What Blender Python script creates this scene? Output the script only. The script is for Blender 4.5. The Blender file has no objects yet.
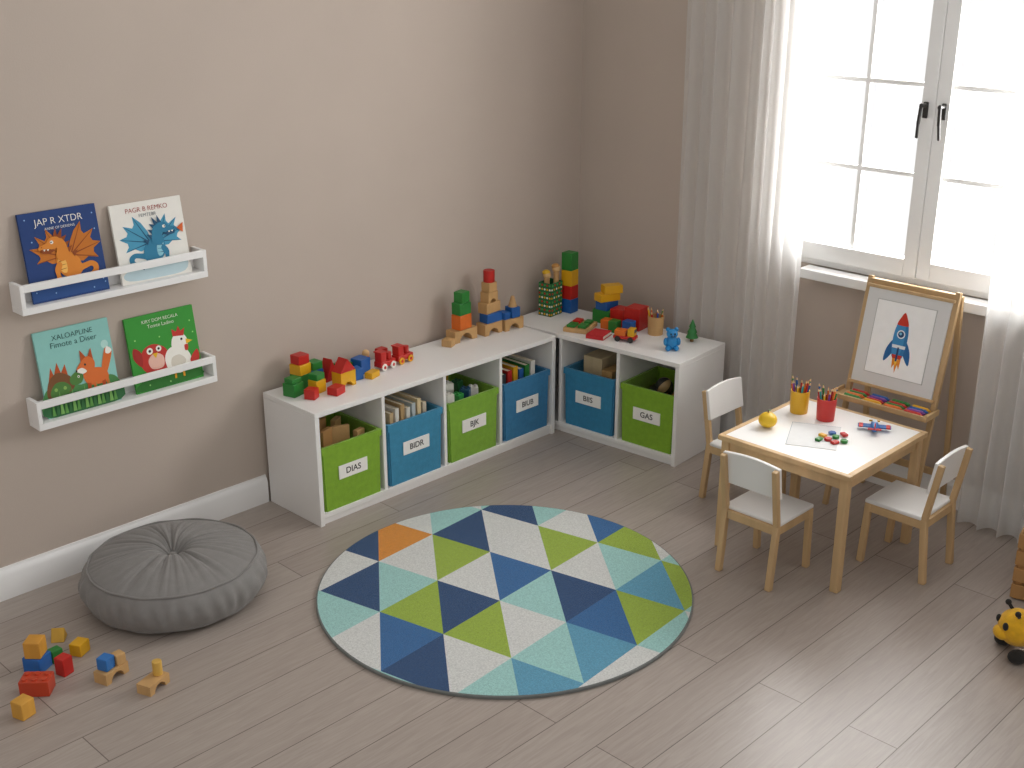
import bpy, bmesh, math, random
from mathutils import Vector, Matrix
scene=bpy.context.scene
COL=scene.collection
# ------------------------------------------------------------------ helpers
def lin(h):
    h=h.lstrip('#')
    o=[]
    for i in (0,2,4):
        c=int(h[i:i+2],16)/255
        o.append(c/12.92 if c<=0.04045 else ((c+0.055)/1.055)**2.4)
    return tuple(o)+(1,)
MATS={}
def base_mat(key,hexc,rough=.5,var=.06,scale=12,bump=0,bscale=80,sheen=0,stretch=(1,1,1),coat=0):
    if key in MATS: return MATS[key]
    m=bpy.data.materials.new(key); m.use_nodes=True
    nt=m.node_tree; b=nt.nodes['Principled BSDF']
    tc=nt.nodes.new('ShaderNodeTexCoord'); mp=nt.nodes.new('ShaderNodeMapping')
    mp.inputs['Scale'].default_value=stretch
    nt.links.new(tc.outputs['Object'],mp.inputs['Vector'])
    n=nt.nodes.new('ShaderNodeTexNoise'); n.inputs['Scale'].default_value=scale; n.inputs['Detail'].default_value=4
    nt.links.new(mp.outputs[0],n.inputs['Vector'])
    r=nt.nodes.new('ShaderNodeValToRGB')
    c=lin(hexc)
    r.color_ramp.elements[0].position=.3; r.color_ramp.elements[1].position=.7
    r.color_ramp.elements[0].color=tuple(max(0,x*(1-var)) for x in c[:3])+(1,)
    r.color_ramp.elements[1].color=tuple(min(1,x*(1+var)) for x in c[:3])+(1,)
    nt.links.new(n.outputs['Fac'],r.inputs[0]); nt.links.new(r.outputs[0],b.inputs['Base Color'])
    b.inputs['Roughness'].default_value=rough
    if sheen: b.inputs['Sheen Weight'].default_value=sheen
    if coat: b.inputs['Coat Weight'].default_value=coat
    if bump:
        n2=nt.nodes.new('ShaderNodeTexNoise'); n2.inputs['Scale'].default_value=bscale; n2.inputs['Detail'].default_value=3
        nt.links.new(mp.outputs[0],n2.inputs['Vector'])
        bp=nt.nodes.new('ShaderNodeBump'); bp.inputs['Strength'].default_value=bump; bp.inputs['Distance'].default_value=.004
        nt.links.new(n2.outputs['Fac'],bp.inputs['Height']); nt.links.new(bp.outputs[0],b.inputs['Normal'])
    MATS[key]=m; return m
def plastic(h): return base_mat('painted_'+h.strip('#'),h,.38,.04,20)
def paper(h): return base_mat('paper_'+h.strip('#'),h,.75,.02,30)
def fabric(h): return base_mat('fabric_'+h.strip('#'),h,.9,.08,40,.5,350,.2)
def wood(h='#c89a62'): return base_mat('wood_'+h.strip('#'),h,.5,.13,14,.08,60,0,(1,1,.12))
WHITE=base_mat('white_lacquer','#eceae7',.4,.01,5)
WTRIM=base_mat('white_trim_paint','#f1f0ee',.45,.01,5)
RED,YEL,BLU,GRN,ORG='#bd2119','#dda616','#1a5aa2','#287f33','#d96a1a'
WD='#c49b66'

def link(o,parent=None,loc=None,rot=None):
    COL.objects.link(o)
    if parent is not None: o.parent=parent
    if loc is not None: o.location=loc
    if rot is not None: o.rotation_euler=rot
    return o
def empty(name,loc=(0,0,0),rz=0):
    e=bpy.data.objects.new(name,None); e.empty_display_size=.05
    link(e,None,loc,(0,0,rz)); return e
def tag(o,label,cat,group=None,kind=None):
    if len(label.split())<4: label+=' on the white cabinet'
    o['label']=label; o['category']=cat
    if group: o['group']=group
    if kind: o['kind']=kind
    return o
class MB:
    def __init__(s): s.bm=bmesh.new(); s.mats=[]
    def mi(s,m):
        if m not in s.mats: s.mats.append(m)
        return s.mats.index(m)
    def _add(s,t,mat,M=None):
        if M is not None: bmesh.ops.transform(t,matrix=M,verts=t.verts)
        i=s.mi(mat)
        for f in t.faces: f.material_index=i
        me=bpy.data.meshes.new('tmp'); t.to_mesh(me); t.free()
        s.bm.from_mesh(me); bpy.data.meshes.remove(me); return s
    def box(s,c,sz,mat,bev=.002,M=None,seg=2):
        t=bmesh.new(); bmesh.ops.create_cube(t,size=1)
        bmesh.ops.scale(t,vec=sz,verts=t.verts)
        if bev: bmesh.ops.bevel(t,geom=t.edges[:],offset=min(bev,min(sz)*.45),segments=seg,affect='EDGES',profile=.5)
        T=Matrix.Translation(c)
        return s._add(t,mat,(T@M) if M is not None else T)
    def beam(s,p0,p1,w,d,mat,bev=.003,up=(0,1,0)):
        p0=Vector(p0);p1=Vector(p1); z=(p1-p0); L=z.length; z.normalize()
        y=Vector(up); x=y.cross(z).normalized(); y=z.cross(x)
        M=Matrix((x,y,z)).transposed().to_4x4()
        return s.box((p0+p1)/2,(w,d,L),mat,bev,M)
    def cyl(s,c,r1,r2,h,mat,seg=28,M=None,bev=0):
        t=bmesh.new(); bmesh.ops.create_cone(t,cap_ends=True,segments=seg,radius1=r1,radius2=max(r2,1e-5),depth=h)
        bmesh.ops.translate(t,vec=(0,0,h/2),verts=t.verts)
        if bev:
            es=[e for e in t.edges if abs(e.verts[0].co.z-e.verts[1].co.z)<1e-6]
            bmesh.ops.bevel(t,geom=es,offset=bev,segments=2,affect='EDGES',profile=.5)
        T=Matrix.Translation(c)
        return s._add(t,mat,(T@M) if M is not None else T)
    def sph(s,c,r,mat,M=None,u=24,v=14):
        t=bmesh.new(); bmesh.ops.create_uvsphere(t,u_segments=u,v_segments=v,radius=1)
        if not hasattr(r,'__len__'): r=(r,r,r)
        bmesh.ops.scale(t,vec=r,verts=t.verts)
        T=Matrix.Translation(c)
        return s._add(t,mat,(T@M) if M is not None else T)
    def prism(s,pts,depth,mat,M,bev=0):
        t=bmesh.new()
        a=[t.verts.new((x,-depth/2,z)) for x,z in pts]
        b=[t.verts.new((x,depth/2,z)) for x,z in pts]
        n=len(pts)
        t.faces.new(a); t.faces.new(b[::-1])
        for i in range(n): t.faces.new((a[(i+1)%n],a[i],b[i],b[(i+1)%n]))
        bmesh.ops.recalc_face_normals(t,faces=t.faces[:])
        if bev: bmesh.ops.bevel(t,geom=t.edges[:],offset=bev,segments=1,affect='EDGES')
        return s._add(t,mat,M)
    def done(s,name,parent=None,loc=None,rot=None,smooth=True):
        me=bpy.data.meshes.new(name); s.bm.to_mesh(me); s.bm.free()
        for m in s.mats: me.materials.append(m)
        if smooth:
            me.shade_smooth(); me.set_sharp_from_angle(angle=.36)
        o=bpy.data.objects.new(name,me)
        return link(o,parent,loc,rot)
def raw(name,verts,faces,mats,mis=None,parent=None,smooth=True):
    me=bpy.data.meshes.new(name); me.from_pydata(verts,[],faces)
    for m in mats: me.materials.append(m)
    if mis:
        for p,i in zip(me.polygons,mis): p.material_index=i
    if smooth: me.shade_smooth()
    me.update()
    return link(bpy.data.objects.new(name,me),parent)
def smoothpts(pts,n=6):
    out=[];N=len(pts)
    for i in range(N):
        p0,p1,p2,p3=[Vector(pts[(i+k)%N]) for k in(-1,0,1,2)]
        for j in range(n):
            t=j/n
            q=.5*((2*p1)+(-p0+p2)*t+(2*p0-5*p1+4*p2-p3)*t*t+(-p0+3*p1-3*p2+p3)*t**3)
            out.append((q.x,q.y))
    return out
def art(name,layers,parent,z0=0.0):
    """flat printed picture: list of (pts, material) stacked in local XY"""
    v=[];f=[];mi=[];mats=[]
    for k,(pts,m) in enumerate(layers):
        if m not in mats: mats.append(m)
        b=len(v); z=z0+.0001*(k+1)
        v+=[(x,y,z) for x,y in pts]
        area=sum(pts[i][0]*pts[(i+1)%len(pts)][1]-pts[(i+1)%len(pts)][0]*pts[i][1] for i in range(len(pts)))
        idx=list(range(b,len(v)))
        f.append(idx if area>0 else idx[::-1]); mi.append(mats.index(m))
    return raw(name,v,f,mats,mi,parent,False)
def circ(x,y,r,n=16,ry=None): 
    ry=ry or r
    return [(x+r*math.cos(2*math.pi*i/n),y+ry*math.sin(2*math.pi*i/n)) for i in range(n)]
def text(name,s,size,mat,parent,M,bold=.004):
    cu=bpy.data.curves.new('txt','FONT'); cu.body=s; cu.size=size; cu.align_x='CENTER'; cu.align_y='CENTER'; cu.extrude=.0002; cu.offset=size*bold
    o=bpy.data.objects.new('txt',cu); COL.objects.link(o)
    dg=bpy.context.evaluated_depsgraph_get()
    me=bpy.data.meshes.new_from_object(o.evaluated_get(dg)); bpy.data.objects.remove(o)
    me.name=name; me.materials.clear(); me.materials.append(mat)
    t=bpy.data.objects.new(name,me); link(t,parent); t.matrix_local=M; return t
def frame_matrix(origin,right,up):
    r=Vector(right).normalized(); u=Vector(up).normalized(); n=r.cross(u)
    M=Matrix((r,u,n)).transposed().to_4x4(); M.translation=Vector(origin); return M
def dup(root,loc,rz):
    def cp(o,par):
        n=o.copy(); COL.objects.link(n)
        if par is not None:
            n.parent=par; n.matrix_parent_inverse=o.matrix_parent_inverse.copy()
        for c in list(o.children): cp(c,n)
        return n
    r=cp(root,None); r.location=loc; r.rotation_euler=(0,0,rz); return r
RZ=lambda a: Matrix.Rotation(a,4,'Z')
RX=lambda a: Matrix.Rotation(a,4,'X')
RY=lambda a: Matrix.Rotation(a,4,'Y')

# ------------------------------------------------------------------ camera
R=Vector((.7002,-.7141,0)).normalized(); F=Vector((.6697,.6571,-.3459)).normalized(); U=R.cross(F)
cam=bpy.data.objects.new('camera',bpy.data.cameras.new('camera')); COL.objects.link(cam)
Mc=Matrix((R,U,-F)).transposed().to_4x4(); Mc.translation=(-4.692,-4.1055,2.3); cam.matrix_world=Mc
cam.data.sensor_width=36; cam.data.lens=36*1207/1024; cam.data.clip_start=.05
scene.camera=cam
scene.view_settings.view_transform='Standard'
scene.view_settings.look='None'

# ------------------------------------------------------------------ floor / wall materials
def floor_mat():
    m=bpy.data.materials.new('oak_plank_floor'); m.use_nodes=True; nt=m.node_tree; N=nt.nodes; L=nt.links
    b=N['Principled BSDF']; tc=N.new('ShaderNodeTexCoord')
    br=N.new('ShaderNodeTexBrick'); br.offset=.37; br.offset_frequency=2
    br.inputs['Scale'].default_value=1; br.inputs['Brick Width'].default_value=1.7; br.inputs['Row Height'].default_value=.165
    br.inputs['Mortar Size'].default_value=.0018; br.inputs['Mortar Smooth'].default_value=.2; br.inputs['Bias'].default_value=0
    br.inputs['Color1'].default_value=lin('#aca198'); br.inputs['Color2'].default_value=lin('#a3978e'); br.inputs['Mortar'].default_value=lin('#6a5f58')
    L.new(tc.outputs['Object'],br.inputs['Vector'])
    mp=N.new('ShaderNodeMapping'); mp.inputs['Scale'].default_value=(2.0,30,1); L.new(tc.outputs['Object'],mp.inputs['Vector'])
    n=N.new('ShaderNodeTexNoise'); n.inputs['Scale'].default_value=2.4; n.inputs['Detail'].default_value=8; n.inputs['Distortion'].default_value=1.6
    L.new(mp.outputs[0],n.inputs['Vector'])
    cr=N.new('ShaderNodeValToRGB'); cr.color_ramp.elements[0].position=.3; cr.color_ramp.elements[0].color=(.84,.83,.82,1)
    cr.color_ramp.elements[1].position=.66; cr.color_ramp.elements[1].color=(1.03,1.03,1.03,1)
    L.new(n.outputs['Fac'],cr.inputs[0])
    mx=N.new('ShaderNodeMix'); mx.data_type='RGBA'; mx.blend_type='MULTIPLY'; mx.inputs[0].default_value=.85
    L.new(br.outputs['Color'],mx.inputs[6]); L.new(cr.outputs[0],mx.inputs[7]); L.new(mx.outputs[2],b.inputs['Base Color'])
    b.inputs['Roughness'].default_value=.36; b.inputs['Specular IOR Level'].default_value=.5
    bp=N.new('ShaderNodeBump'); bp.inputs['Strength'].default_value=.12; bp.inputs['Distance'].default_value=.003
    sb=N.new('ShaderNodeMath'); sb.operation='SUBTRACT'; L.new(n.outputs['Fac'],sb.inputs[0]); L.new(br.outputs['Fac'],sb.inputs[1])
    L.new(sb.outputs[0],bp.inputs['Height']); L.new(bp.outputs[0],b.inputs['Normal'])
    return m
WALL=base_mat('wall_paint','#bdafa3',.85,.02,3,.12,180)
def struct(o,label=None):
    o['kind']='structure'
    if label: o['label']=label
    return o
m=MB(); m.box((-2.6,-2.4,-.05),(6.0,5.6,.1),floor_mat(),0); struct(m.done('floor'),'grey-beige wooden plank floor')
m=MB(); m.box((-2.7,.06,1.4),(5.8,.12,2.8),WALL,0); struct(m.done('wall_left'),'plain taupe painted wall')
Y0,Y1,Z0,Z1=-1.22,-2.54,.93,2.5
m=MB()
m.box((.09,(.12+Y0)/2,1.4),(.18,.12-Y0,2.8),WALL,0)
m.box((.09,(Y1-5.2)/2,1.4),(.18,5.2+Y1,2.8),WALL,0)
m.box((.09,(Y0+Y1)/2,Z0/2),(.18,Y0-Y1,Z0),WALL,0)
m.box((.09,(Y0+Y1)/2,(Z1+2.8)/2),(.18,Y0-Y1,2.8-Z1),WALL,0)
struct(m.done('wall_right'),'taupe painted wall with a window opening')
prof=[(0,0),(.018,0),(.018,.095),(.014,.108),(.008,.116),(.006,.125),(0,.125)]
m=MB(); m.prism([(-a,b) for a,b in prof],3.56,WTRIM,Matrix.Translation((-3.815,0,0))@RZ(math.pi/2)); struct(m.done('baseboard_left'),'white moulded baseboard')
m=MB(); m.prism([(-a,b) for a,b in prof],5.0,WTRIM,Matrix.Translation((0,-2.52,0))); struct(m.done('baseboard_right'),'white moulded baseboard')
# ------------------------------------------------------------------ window
win=empty('window_1',(0,(Y0+Y1)/2,Z0)); struct(win,'white double casement window')
def wpart(name,fn,label=None,parent=win,off=(0,(Y0+Y1)/2,Z0)):
    m=MB(); fn(m)
    bmesh.ops.translate(m.bm,vec=(-off[0],-off[1],-off[2]),verts=m.bm.verts)
    o=m.done(name,parent); 
    if label: o['label']=label
    return o
def ringbox(m,x0,x1,ya,yb,za,zb,w,mat,wb=None):
    wb=wb or w
    xc=(x0+x1)/2; dx=x1-x0
    m.box((xc,ya-w/2,(za+zb)/2),(dx,w,zb-za),mat,.003); m.box((xc,yb+w/2,(za+zb)/2),(dx,w,zb-za),mat,.003)
    m.box((xc,(ya+yb)/2,za+wb/2),(dx,ya-yb-2*w,wb),mat,.003); m.box((xc,(ya+yb)/2,zb-w/2),(dx,ya-yb-2*w,w),mat,.003)
wpart('window_frame',lambda m:ringbox(m,.02,.12,Y0,Y1,Z0,Z1,.04,WTRIM))
ymid=-1.875
glassm=bpy.data.materials.new('window_glass'); glassm.use_nodes=True
nt=glassm.node_tree; nt.nodes.clear(); o_=nt.nodes.new('ShaderNodeOutputMaterial'); tr=nt.nodes.new('ShaderNodeBsdfTransparent'); gl=nt.nodes.new('ShaderNodeBsdfGlossy'); gl.inputs['Roughness'].default_value=.02
mxs=nt.nodes.new('ShaderNodeMixShader'); mxs.inputs[0].default_value=.05; nt.links.new(tr.outputs[0],mxs.inputs[1]); nt.links.new(gl.outputs[0],mxs.inputs[2]); nt.links.new(mxs.outputs[0],o_.inputs[0])
BLK=base_mat('black_metal','#2a2725',.35,.05)
for (a,b,hy) in ((Y0-.03,ymid+.002,-1.837),(ymid-.002,Y1+.03,-1.915)):
    za,zb=Z0+.03,Z1-.03
    s=wpart('sash',lambda m:(ringbox(m,.0,.055,a,b,za,zb,.058,WTRIM,.075),
        m.box((.03,(a+b)/2,(za+zb)/2),(.026,.020,zb-za-.1),WTRIM,.003),
        [m.box((.03,(a+b)/2,z),(.024,a-b-.1,.020),WTRIM,.003) for z in (1.385,1.75,2.115)]))
    wpart('glass_pane',lambda m:m.box((.03,(a+b)/2,(za+zb)/2),(.004,a-b-.1,zb-za-.1),glassm,0),parent=s)
    sg=1 if hy>ymid else -1
    wpart('handle',lambda m:(m.box((-.004,hy,1.655),(.009,.022,.065),BLK,.004),
        m.cyl((-.006,hy,1.675),.008,.008,.042,BLK,20,RY(-math.pi/2)),
        m.beam((-.044,hy,1.685),(-.046,hy+.005*sg,1.60),.012,.014,BLK,.005),
        m.beam((-.046,hy+.005*sg,1.605),(-.038,hy+.009*sg,1.545),.010,.012,BLK,.004)),'black metal lever handle',parent=s)
wpart('window_sill',lambda m:m.box((-.03,(-1.365-2.62)/2,.908),(.10,2.62-1.365,.044),WTRIM,.006))
# ------------------------------------------------------------------ curtains
def sheer(key,tfac,trl=.5):
    m=bpy.data.materials.new(key); m.use_nodes=True; nt=m.node_tree; nt.nodes.clear(); N=nt.nodes; L=nt.links
    o=N.new('ShaderNodeOutputMaterial'); d=N.new('ShaderNodeBsdfDiffuse'); t=N.new('ShaderNodeBsdfTranslucent'); tp=N.new('ShaderNodeBsdfTransparent')
    tc=N.new('ShaderNodeTexCoord'); w=N.new('ShaderNodeTexNoise'); w.inputs['Scale'].default_value=250
    cr=N.new('ShaderNodeValToRGB'); cr.color_ramp.elements[0].color=(.88,.88,.87,1); cr.color_ramp.elements[1].color=(.95,.95,.94,1)
    L.new(tc.outputs['Object'],w.inputs['Vector']); L.new(w.outputs['Fac'],cr.inputs[0]); L.new(cr.outputs[0],d.inputs[0]); L.new(cr.outputs[0],t.inputs[0])
    a=N.new('ShaderNodeMixShader'); a.inputs[0].default_value=trl; L.new(d.outputs[0],a.inputs[1]); L.new(t.outputs[0],a.inputs[2])
    b=N.new('ShaderNodeMixShader'); b.inputs[0].default_value=tfac; L.new(a.outputs[0],b.inputs[1]); L.new(tp.outputs[0],b.inputs[2]); L.new(b.outputs[0],o.inputs[0])
    return m
def curtain(ya,yb,xc,amp,n,seed,mat,label,shift=None):
    r=random.Random(seed); NY=n*16; NZ=22; zt,zb=2.75,.012
    ph=[r.uniform(0,6.28) for _ in range(4)]
    v=[];f=[]
    for k in range(NZ+1):
        z=zt+(zb-zt)*k/NZ; d=k/NZ
        for i in range(NY+1):
            s=i/NY
            th=2*math.pi*n*(s+.03*math.sin(5*s+ph[0])+.012*math.sin(13*s+ph[1]))
            a=amp*(.72+.28*math.sin(3*s*6.28+ph[2]))*(.8+.2*d)
            x=xc+a*math.sin(th+.10*math.sin(3*d+ph[3]))+.12*a*math.sin(2*th+1.3)
            y=ya+(yb-ya)*s+.003*math.sin(2.2*d*math.pi+th*.3)+.25*amp*math.cos(th)
            if shift: x+=shift(y)
            v.append((x,y,z))
    W=NY+1
    for k in range(NZ):
        for i in range(NY): f.append((k*W+i,k*W+i+1,(k+1)*W+i+1,(k+1)*W+i))
    o=raw('curtain',v,f,[mat]); tag(o,label,'curtain'); return o
curtain(-.665,-1.40,-.06,.022,10,3,sheer('sheer_curtain_fabric',.36,.55),'sheer white floor-length curtain gathered beside the corner cabinet',lambda y:-.055*min(1,max(0,(-1.04-y)/.14)))
curtain(-2.245,-3.35,-.135,.034,12,5,sheer('sheer_curtain_fabric_dense',.26,.42),'sheer white floor-length curtain hanging behind the small easel')

# ------------------------------------------------------------------ rug
def rug():
    cx,cy,Rr=-1.855,-1.285,.704
    e=empty('round_rug',(cx,cy,0))
    tag(e,'round rug with blue, green, teal and white triangles','rug')
    m=MB(); m.cyl((0,0,0),Rr,Rr,.012,fabric('#6e716e'),128,None,.003); m.done('rug_backing',e)
    cols={'n':'#1d4673','b':'#2c669d','g':'#9ab43c','t':'#a0d0ca','w':'#d9dad6','o':'#e0902e','m':'#5b9dba'}
    def rm(h):
        return base_mat('rug_pile_'+h.strip('#'),h,.95,.16,180,1.0,380,.15)
    keys=list(cols); mats=[rm(cols[k]) for k in keys]
    A={(-1,0):'n',(-2,-1):'o',(-2,0):'t',(-1,-1):'g',(0,-1):'b',(0,0):'w',(1,-1):'n',(1,0):'m',(2,-1):'g',(1,-2):'g',(2,-2):'t',(0,-2):'w',(1,-3):'t',(2,-3):'b',(3,-3):'w',(3,-2):'g',(-1,-2):'t',(-1,-3):'m',(-3,0):'w',(-3,1):'t',(-2,1):'b',(-1,1):'w',(0,1):'m',(-3,-1):'t',(-2,-2):'m',(0,-3):'t',(-2,2):'t',(-1,2):'w'}
    B={(-2,-1):'w',(-2,0):'g',(-1,-1):'w',(0,-1):'t',(-1,0):'g',(0,0):'t',(1,-1):'b',(1,0):'w',(1,-2):'w',(2,-2):'m',(0,-2):'w',(-1,-2):'n',(0,-3):'n',(1,-3):'w',(2,-3):'g',(3,-3):'t',(-2,-2):'w',(-3,-1):'n',(-3,0):'n',(-3,1):'w',(-2,1):'n',(-1,1):'t',(0,1):'w',(-1,-3):'w',(2,-1):'t',(3,-4):'g'}
    Bo=Vector((-1.941+1.855,-1.359+1.30)); er=Vector((.06,-.275)); ed=Vector((-.24,-.295))
    P=lambda i,j:Bo+i*er+j*ed
    rr=Rr-.006; NC=120
    circle=[Vector((rr*math.cos(2*math.pi*k/NC),rr*math.sin(2*math.pi*k/NC))) for k in range(NC)]
    def clip(poly):
        for k in range(NC):
            a=circle[k]; b=circle[(k+1)%NC]; dd=b-a
            ins=lambda p: dd.x*(p.y-a.y)-dd.y*(p.x-a.x)
            out=[]
            for q in range(len(poly)):
                p1=poly[q];p2=poly[(q+1)%len(poly)]; s1=ins(p1);s2=ins(p2)
                if s1>=0: out.append(p1)
                if (s1>=0)!=(s2>=0): out.append(p1+(p2-p1)*(s1/(s1-s2)))
            poly=out
            if len(poly)<3: return None
        return poly
    v=[];f=[];mi=[]
    for i in range(-9,10):
        for j in range(-9,10):
            for ty,tri in (('A',[P(i,j),P(i,j+1),P(i+1,j)]),('B',[P(i,j+1),P(i+1,j+1),P(i+1,j)])):
                if min(p.length for p in tri)>rr+.35: continue
                c=clip(tri) if (tri[1]-tri[0]).cross(tri[2]-tri[0])>0 else clip(tri[::-1])
                if not c: continue
                k=(A if ty=='A' else B).get((i,j)) or 'wt'[(i+j)%2]
                b=len(v); v+=[(p.x,p.y,.0128) for p in c]; f.append(list(range(b,len(v)))); mi.append(keys.index(k))
    raw('rug_pile',v,f,mats,mi,e,False)
rug()
# ------------------------------------------------------------------ pouf
def pouf():
    e=empty('floor_cushion',(-2.735,-.43,0)); tag(e,'round grey tufted floor cushion with a centre button','floor cushion')
    G=base_mat('grey_cushion_fabric','#83807d',.9,.06,30,.4,420,.15)
    Rr=.328;NT=320
    pr=[]; zt=.155
    for k in range(1,37):
        s=k/36; pr.append((.925*Rr*s,zt+.058*(1-s**2.8)*(1-.15*(1-s)**2)-.046*math.exp(-(s/.16)**2),'t',s))
    for k in range(1,19):
        t=k/18; a=math.pi*t
        pr.append((.925*Rr+.095*Rr*math.sin(a)**.7,zt-(zt-.02)*t,'s',t))
    for k in range(1,6):
        s=1-k/5*.98; pr.append((.90*Rr*s,.02*(1-min(1,k/1.5)),'b',s))
    rr=random.Random(4); cs=[(rr.randint(3,9),rr.uniform(0,6.3),rr.uniform(.4,1)) for _ in range(4)]
    v=[];f=[]
    for (r,z,kd,s) in pr:
        for i in range(NT):
            th=2*math.pi*i/NT
            w=sum(c*math.sin(n*th+p) for n,p,c in cs)/3
            if kd=='t':
                fold=abs(math.sin(9*th+1.8*w+.5*s*math.sin(3*th)))**.5
                dep=.75+.4*math.sin(5*th+2.2)
                A=.019*dep*math.sin(math.pi*min(1,s*1.0+.05))**.5*(1-.6*s)
                f2=abs(math.sin(19*th+4*w+1.2*s))**.6
                A2=.006*(.2+.8*s)*math.sin(math.pi*min(1,s))**.5
                zz=z-A*(1-fold)-A2*(1-f2); r2=r
            elif kd=='s':
                e1=math.sin(math.pi*s)
                r2=r+(.0035*math.sin(17*th+5*w+2.5*s)+.0028*math.sin(37*th+4*w-3*s)+.004*math.sin(5*th))*e1; zz=z+.005*e1*math.sin(9*th+2*w)
            else: r2=r;zz=z
            v.append((r2*math.cos(th),r2*math.sin(th),max(0,zz)))
    for k in range(len(pr)-1):
        for i in range(NT):
            j=(i+1)%NT; f.append((k*NT+i,(k+1)*NT+i,(k+1)*NT+j,k*NT+j))
    f.append(list(range(NT)))
    f.append(list(range((len(pr)-1)*NT,len(pr)*NT))[::-1])
    raw('cushion_body',v,f,[G],None,e)
    for z,r in ((zt+.001,.93*Rr),(.024,.935*Rr)):
        v=[];f=[];N=144;M=8
        for i in range(N):
            a=2*math.pi*i/N
            for q in range(M):
                b=2*math.pi*q/M; rr2=r+.0045*math.cos(b)+.001*math.sin(17*a); v.append((rr2*math.cos(a),rr2*math.sin(a),z+.0045*math.sin(b)+.0015*math.sin(11*a)))
        for i in range(N):
            for q in range(M):
                f.append((i*M+q,((i+1)%N)*M+q,((i+1)%N)*M+(q+1)%M,i*M+(q+1)%M))
        raw('piping',v,f,[G],None,e)
    m=MB(); m.sph((0,0,.166),(.016,.016,.008),G); m.done('button',e)
pouf()
# ------------------------------------------------------------------ cabinets
T=.508
CX0=-2.028
def cabinet_long():
    L=1.436;D=.36;Hh=T;t=.022
    e=empty('storage_cabinet',(CX0,-.02,0)); tag(e,'long low white open storage cabinet with four cubbies','storage cabinet')
    def p(name,c,s):
        m=MB(); m.box(c,s,WHITE,.002); m.done(name,e)
    p('top_panel',(L/2,-D/2,Hh-t/2),(L,D,t))
    for x in (t/2,L-t/2): p('side_panel',(x,-D/2,(Hh-t)/2),(t,D,Hh-t))
    w=(L-t)/4
    for k in (1,2,3): p('divider',(t/2+w*k,-D/2+.004,.05+(Hh-t-.05)/2),(t*.8,D-.012,Hh-t-.05))
    p('bottom_panel',(L/2,-D/2+.002,.04),(L-2*t,D-.006,t))
    p('plinth',(L/2,-D+.02,.0145),(L-2*t,.016,.029))
    p('back_panel',(L/2,-.006,.27),(L-2*t,.008,.42))
    return [CX0+t/2+w*(k+.5) for k in range(4)]
xs=cabinet_long()
CA=math.radians(4.5); PIV=Vector((-.562,-.38,0))
def cw(dx,dy,z):
    c,s=math.cos(CA),math.sin(CA); return (PIV.x+dx*c-dy*s,PIV.y+dx*s+dy*c,z)
def cabinet_corner():
    D=.40;Hh=T;t=.022; ya=.335;yb=-.68
    e=empty('storage_cabinet',tuple(PIV),CA); tag(e,'white open corner storage cabinet with two cubbies beside the curtain','storage cabinet')
    def p(name,c,s):
        m=MB(); m.box(c,s,WHITE,.002); m.done(name,e)
    p('top_panel',(D/2,(ya+yb)/2,Hh-t/2),(D,ya-yb,t))
    for y in (ya-t/2,yb+t/2): p('side_panel',(D/2,y,(Hh-t)/2),(D,t,Hh-t))
    for y in (0.0,-.34): p('divider',(D/2-.0,y,.05+(Hh-t-.05)/2),(D-.012,t*.8,Hh-t-.05))
    p('bottom_panel',(D/2,(ya+yb)/2,.04),(D-.006,ya-yb-2*t,t))
    p('plinth',(.02,(ya+yb)/2,.0145),(.016,ya-yb-2*t,.029))
    p('back_panel',(D-.008,(ya+yb)/2,.27),(.008,ya-yb-2*t,.42))
cabinet_corner()
# ------------------------------------------------------------------ bins
INK=paper('#33312e')
def bin_(loc,rz,hexc,word,label,w=.318):
    e=empty('storage_bin',loc,rz); tag(e,label,'storage bin','fabric bins in the white cabinets')
    M_=fabric(hexc); D=.315; h=.29; t=.008; tp=.010
    m=MB()
    t_=bmesh.new()
    def loop(wd,dy0,dy1,z): return [t_.verts.new(q) for q in ((-wd/2,dy0,z),(wd/2,dy0,z),(wd/2,dy1,z),(-wd/2,dy1,z))]
    ob=loop(w-2*tp,tp*.4,D-tp,0); ot=loop(w-.006,.003,D-.003,h-.03)
    rb=loop(w,0,D,h-.03); rt=loop(w,0,D,h); ri=loop(w-2*.012,.012,D-.012,h)
    ib=loop(w-2*tp-2*t,tp*.4+t,D-tp-t,t)
    def br(a,b):
        for k in range(4): t_.faces.new((a[k],a[(k+1)%4],b[(k+1)%4],b[k]))
    t_.faces.new(ob[::-1]); br(ob,ot); br(ot,rb); br(rb,rt); br(rt,ri); br(ri,ib); t_.faces.new(ib)
    bmesh.ops.recalc_face_normals(t_,faces=t_.faces[:])
    bmesh.ops.bevel(t_,geom=[ed for ed in t_.edges if abs(ed.verts[0].co.z-ed.verts[1].co.z)>.02 and ed.calc_length()>.1],offset=.006,segments=2,affect='EDGES')
    m._add(t_,M_); m.done('bin_body',e)
    m=MB(); m.box((0,0,0),(.15,.0035,.06),paper('#f3f1ec'),0); c=m.done('label_card',e,(0,.0005,.158)); c['label']='white card label'
    text('lettering',word,.038,INK,c,frame_matrix((0,-.0024,0),(1,0,0),(0,0,1)),.012)
BINZ=.0515
bins=[('#7fab22','DIAS','green fabric storage bin labelled DIAS holding wooden pieces'),('#3388ad','BIDR','blue fabric storage bin labelled BIDR holding books'),
      ('#7fae2e','BJK','green fabric storage bin labelled BJK with mixed toys'),('#2a78a6','BIUB','blue fabric storage bin labelled BIUB with coloured toys')]
for x,(c,wd,lb) in zip(xs,bins): bin_((x,-.372,BINZ),0,c,wd,lb)
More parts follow.
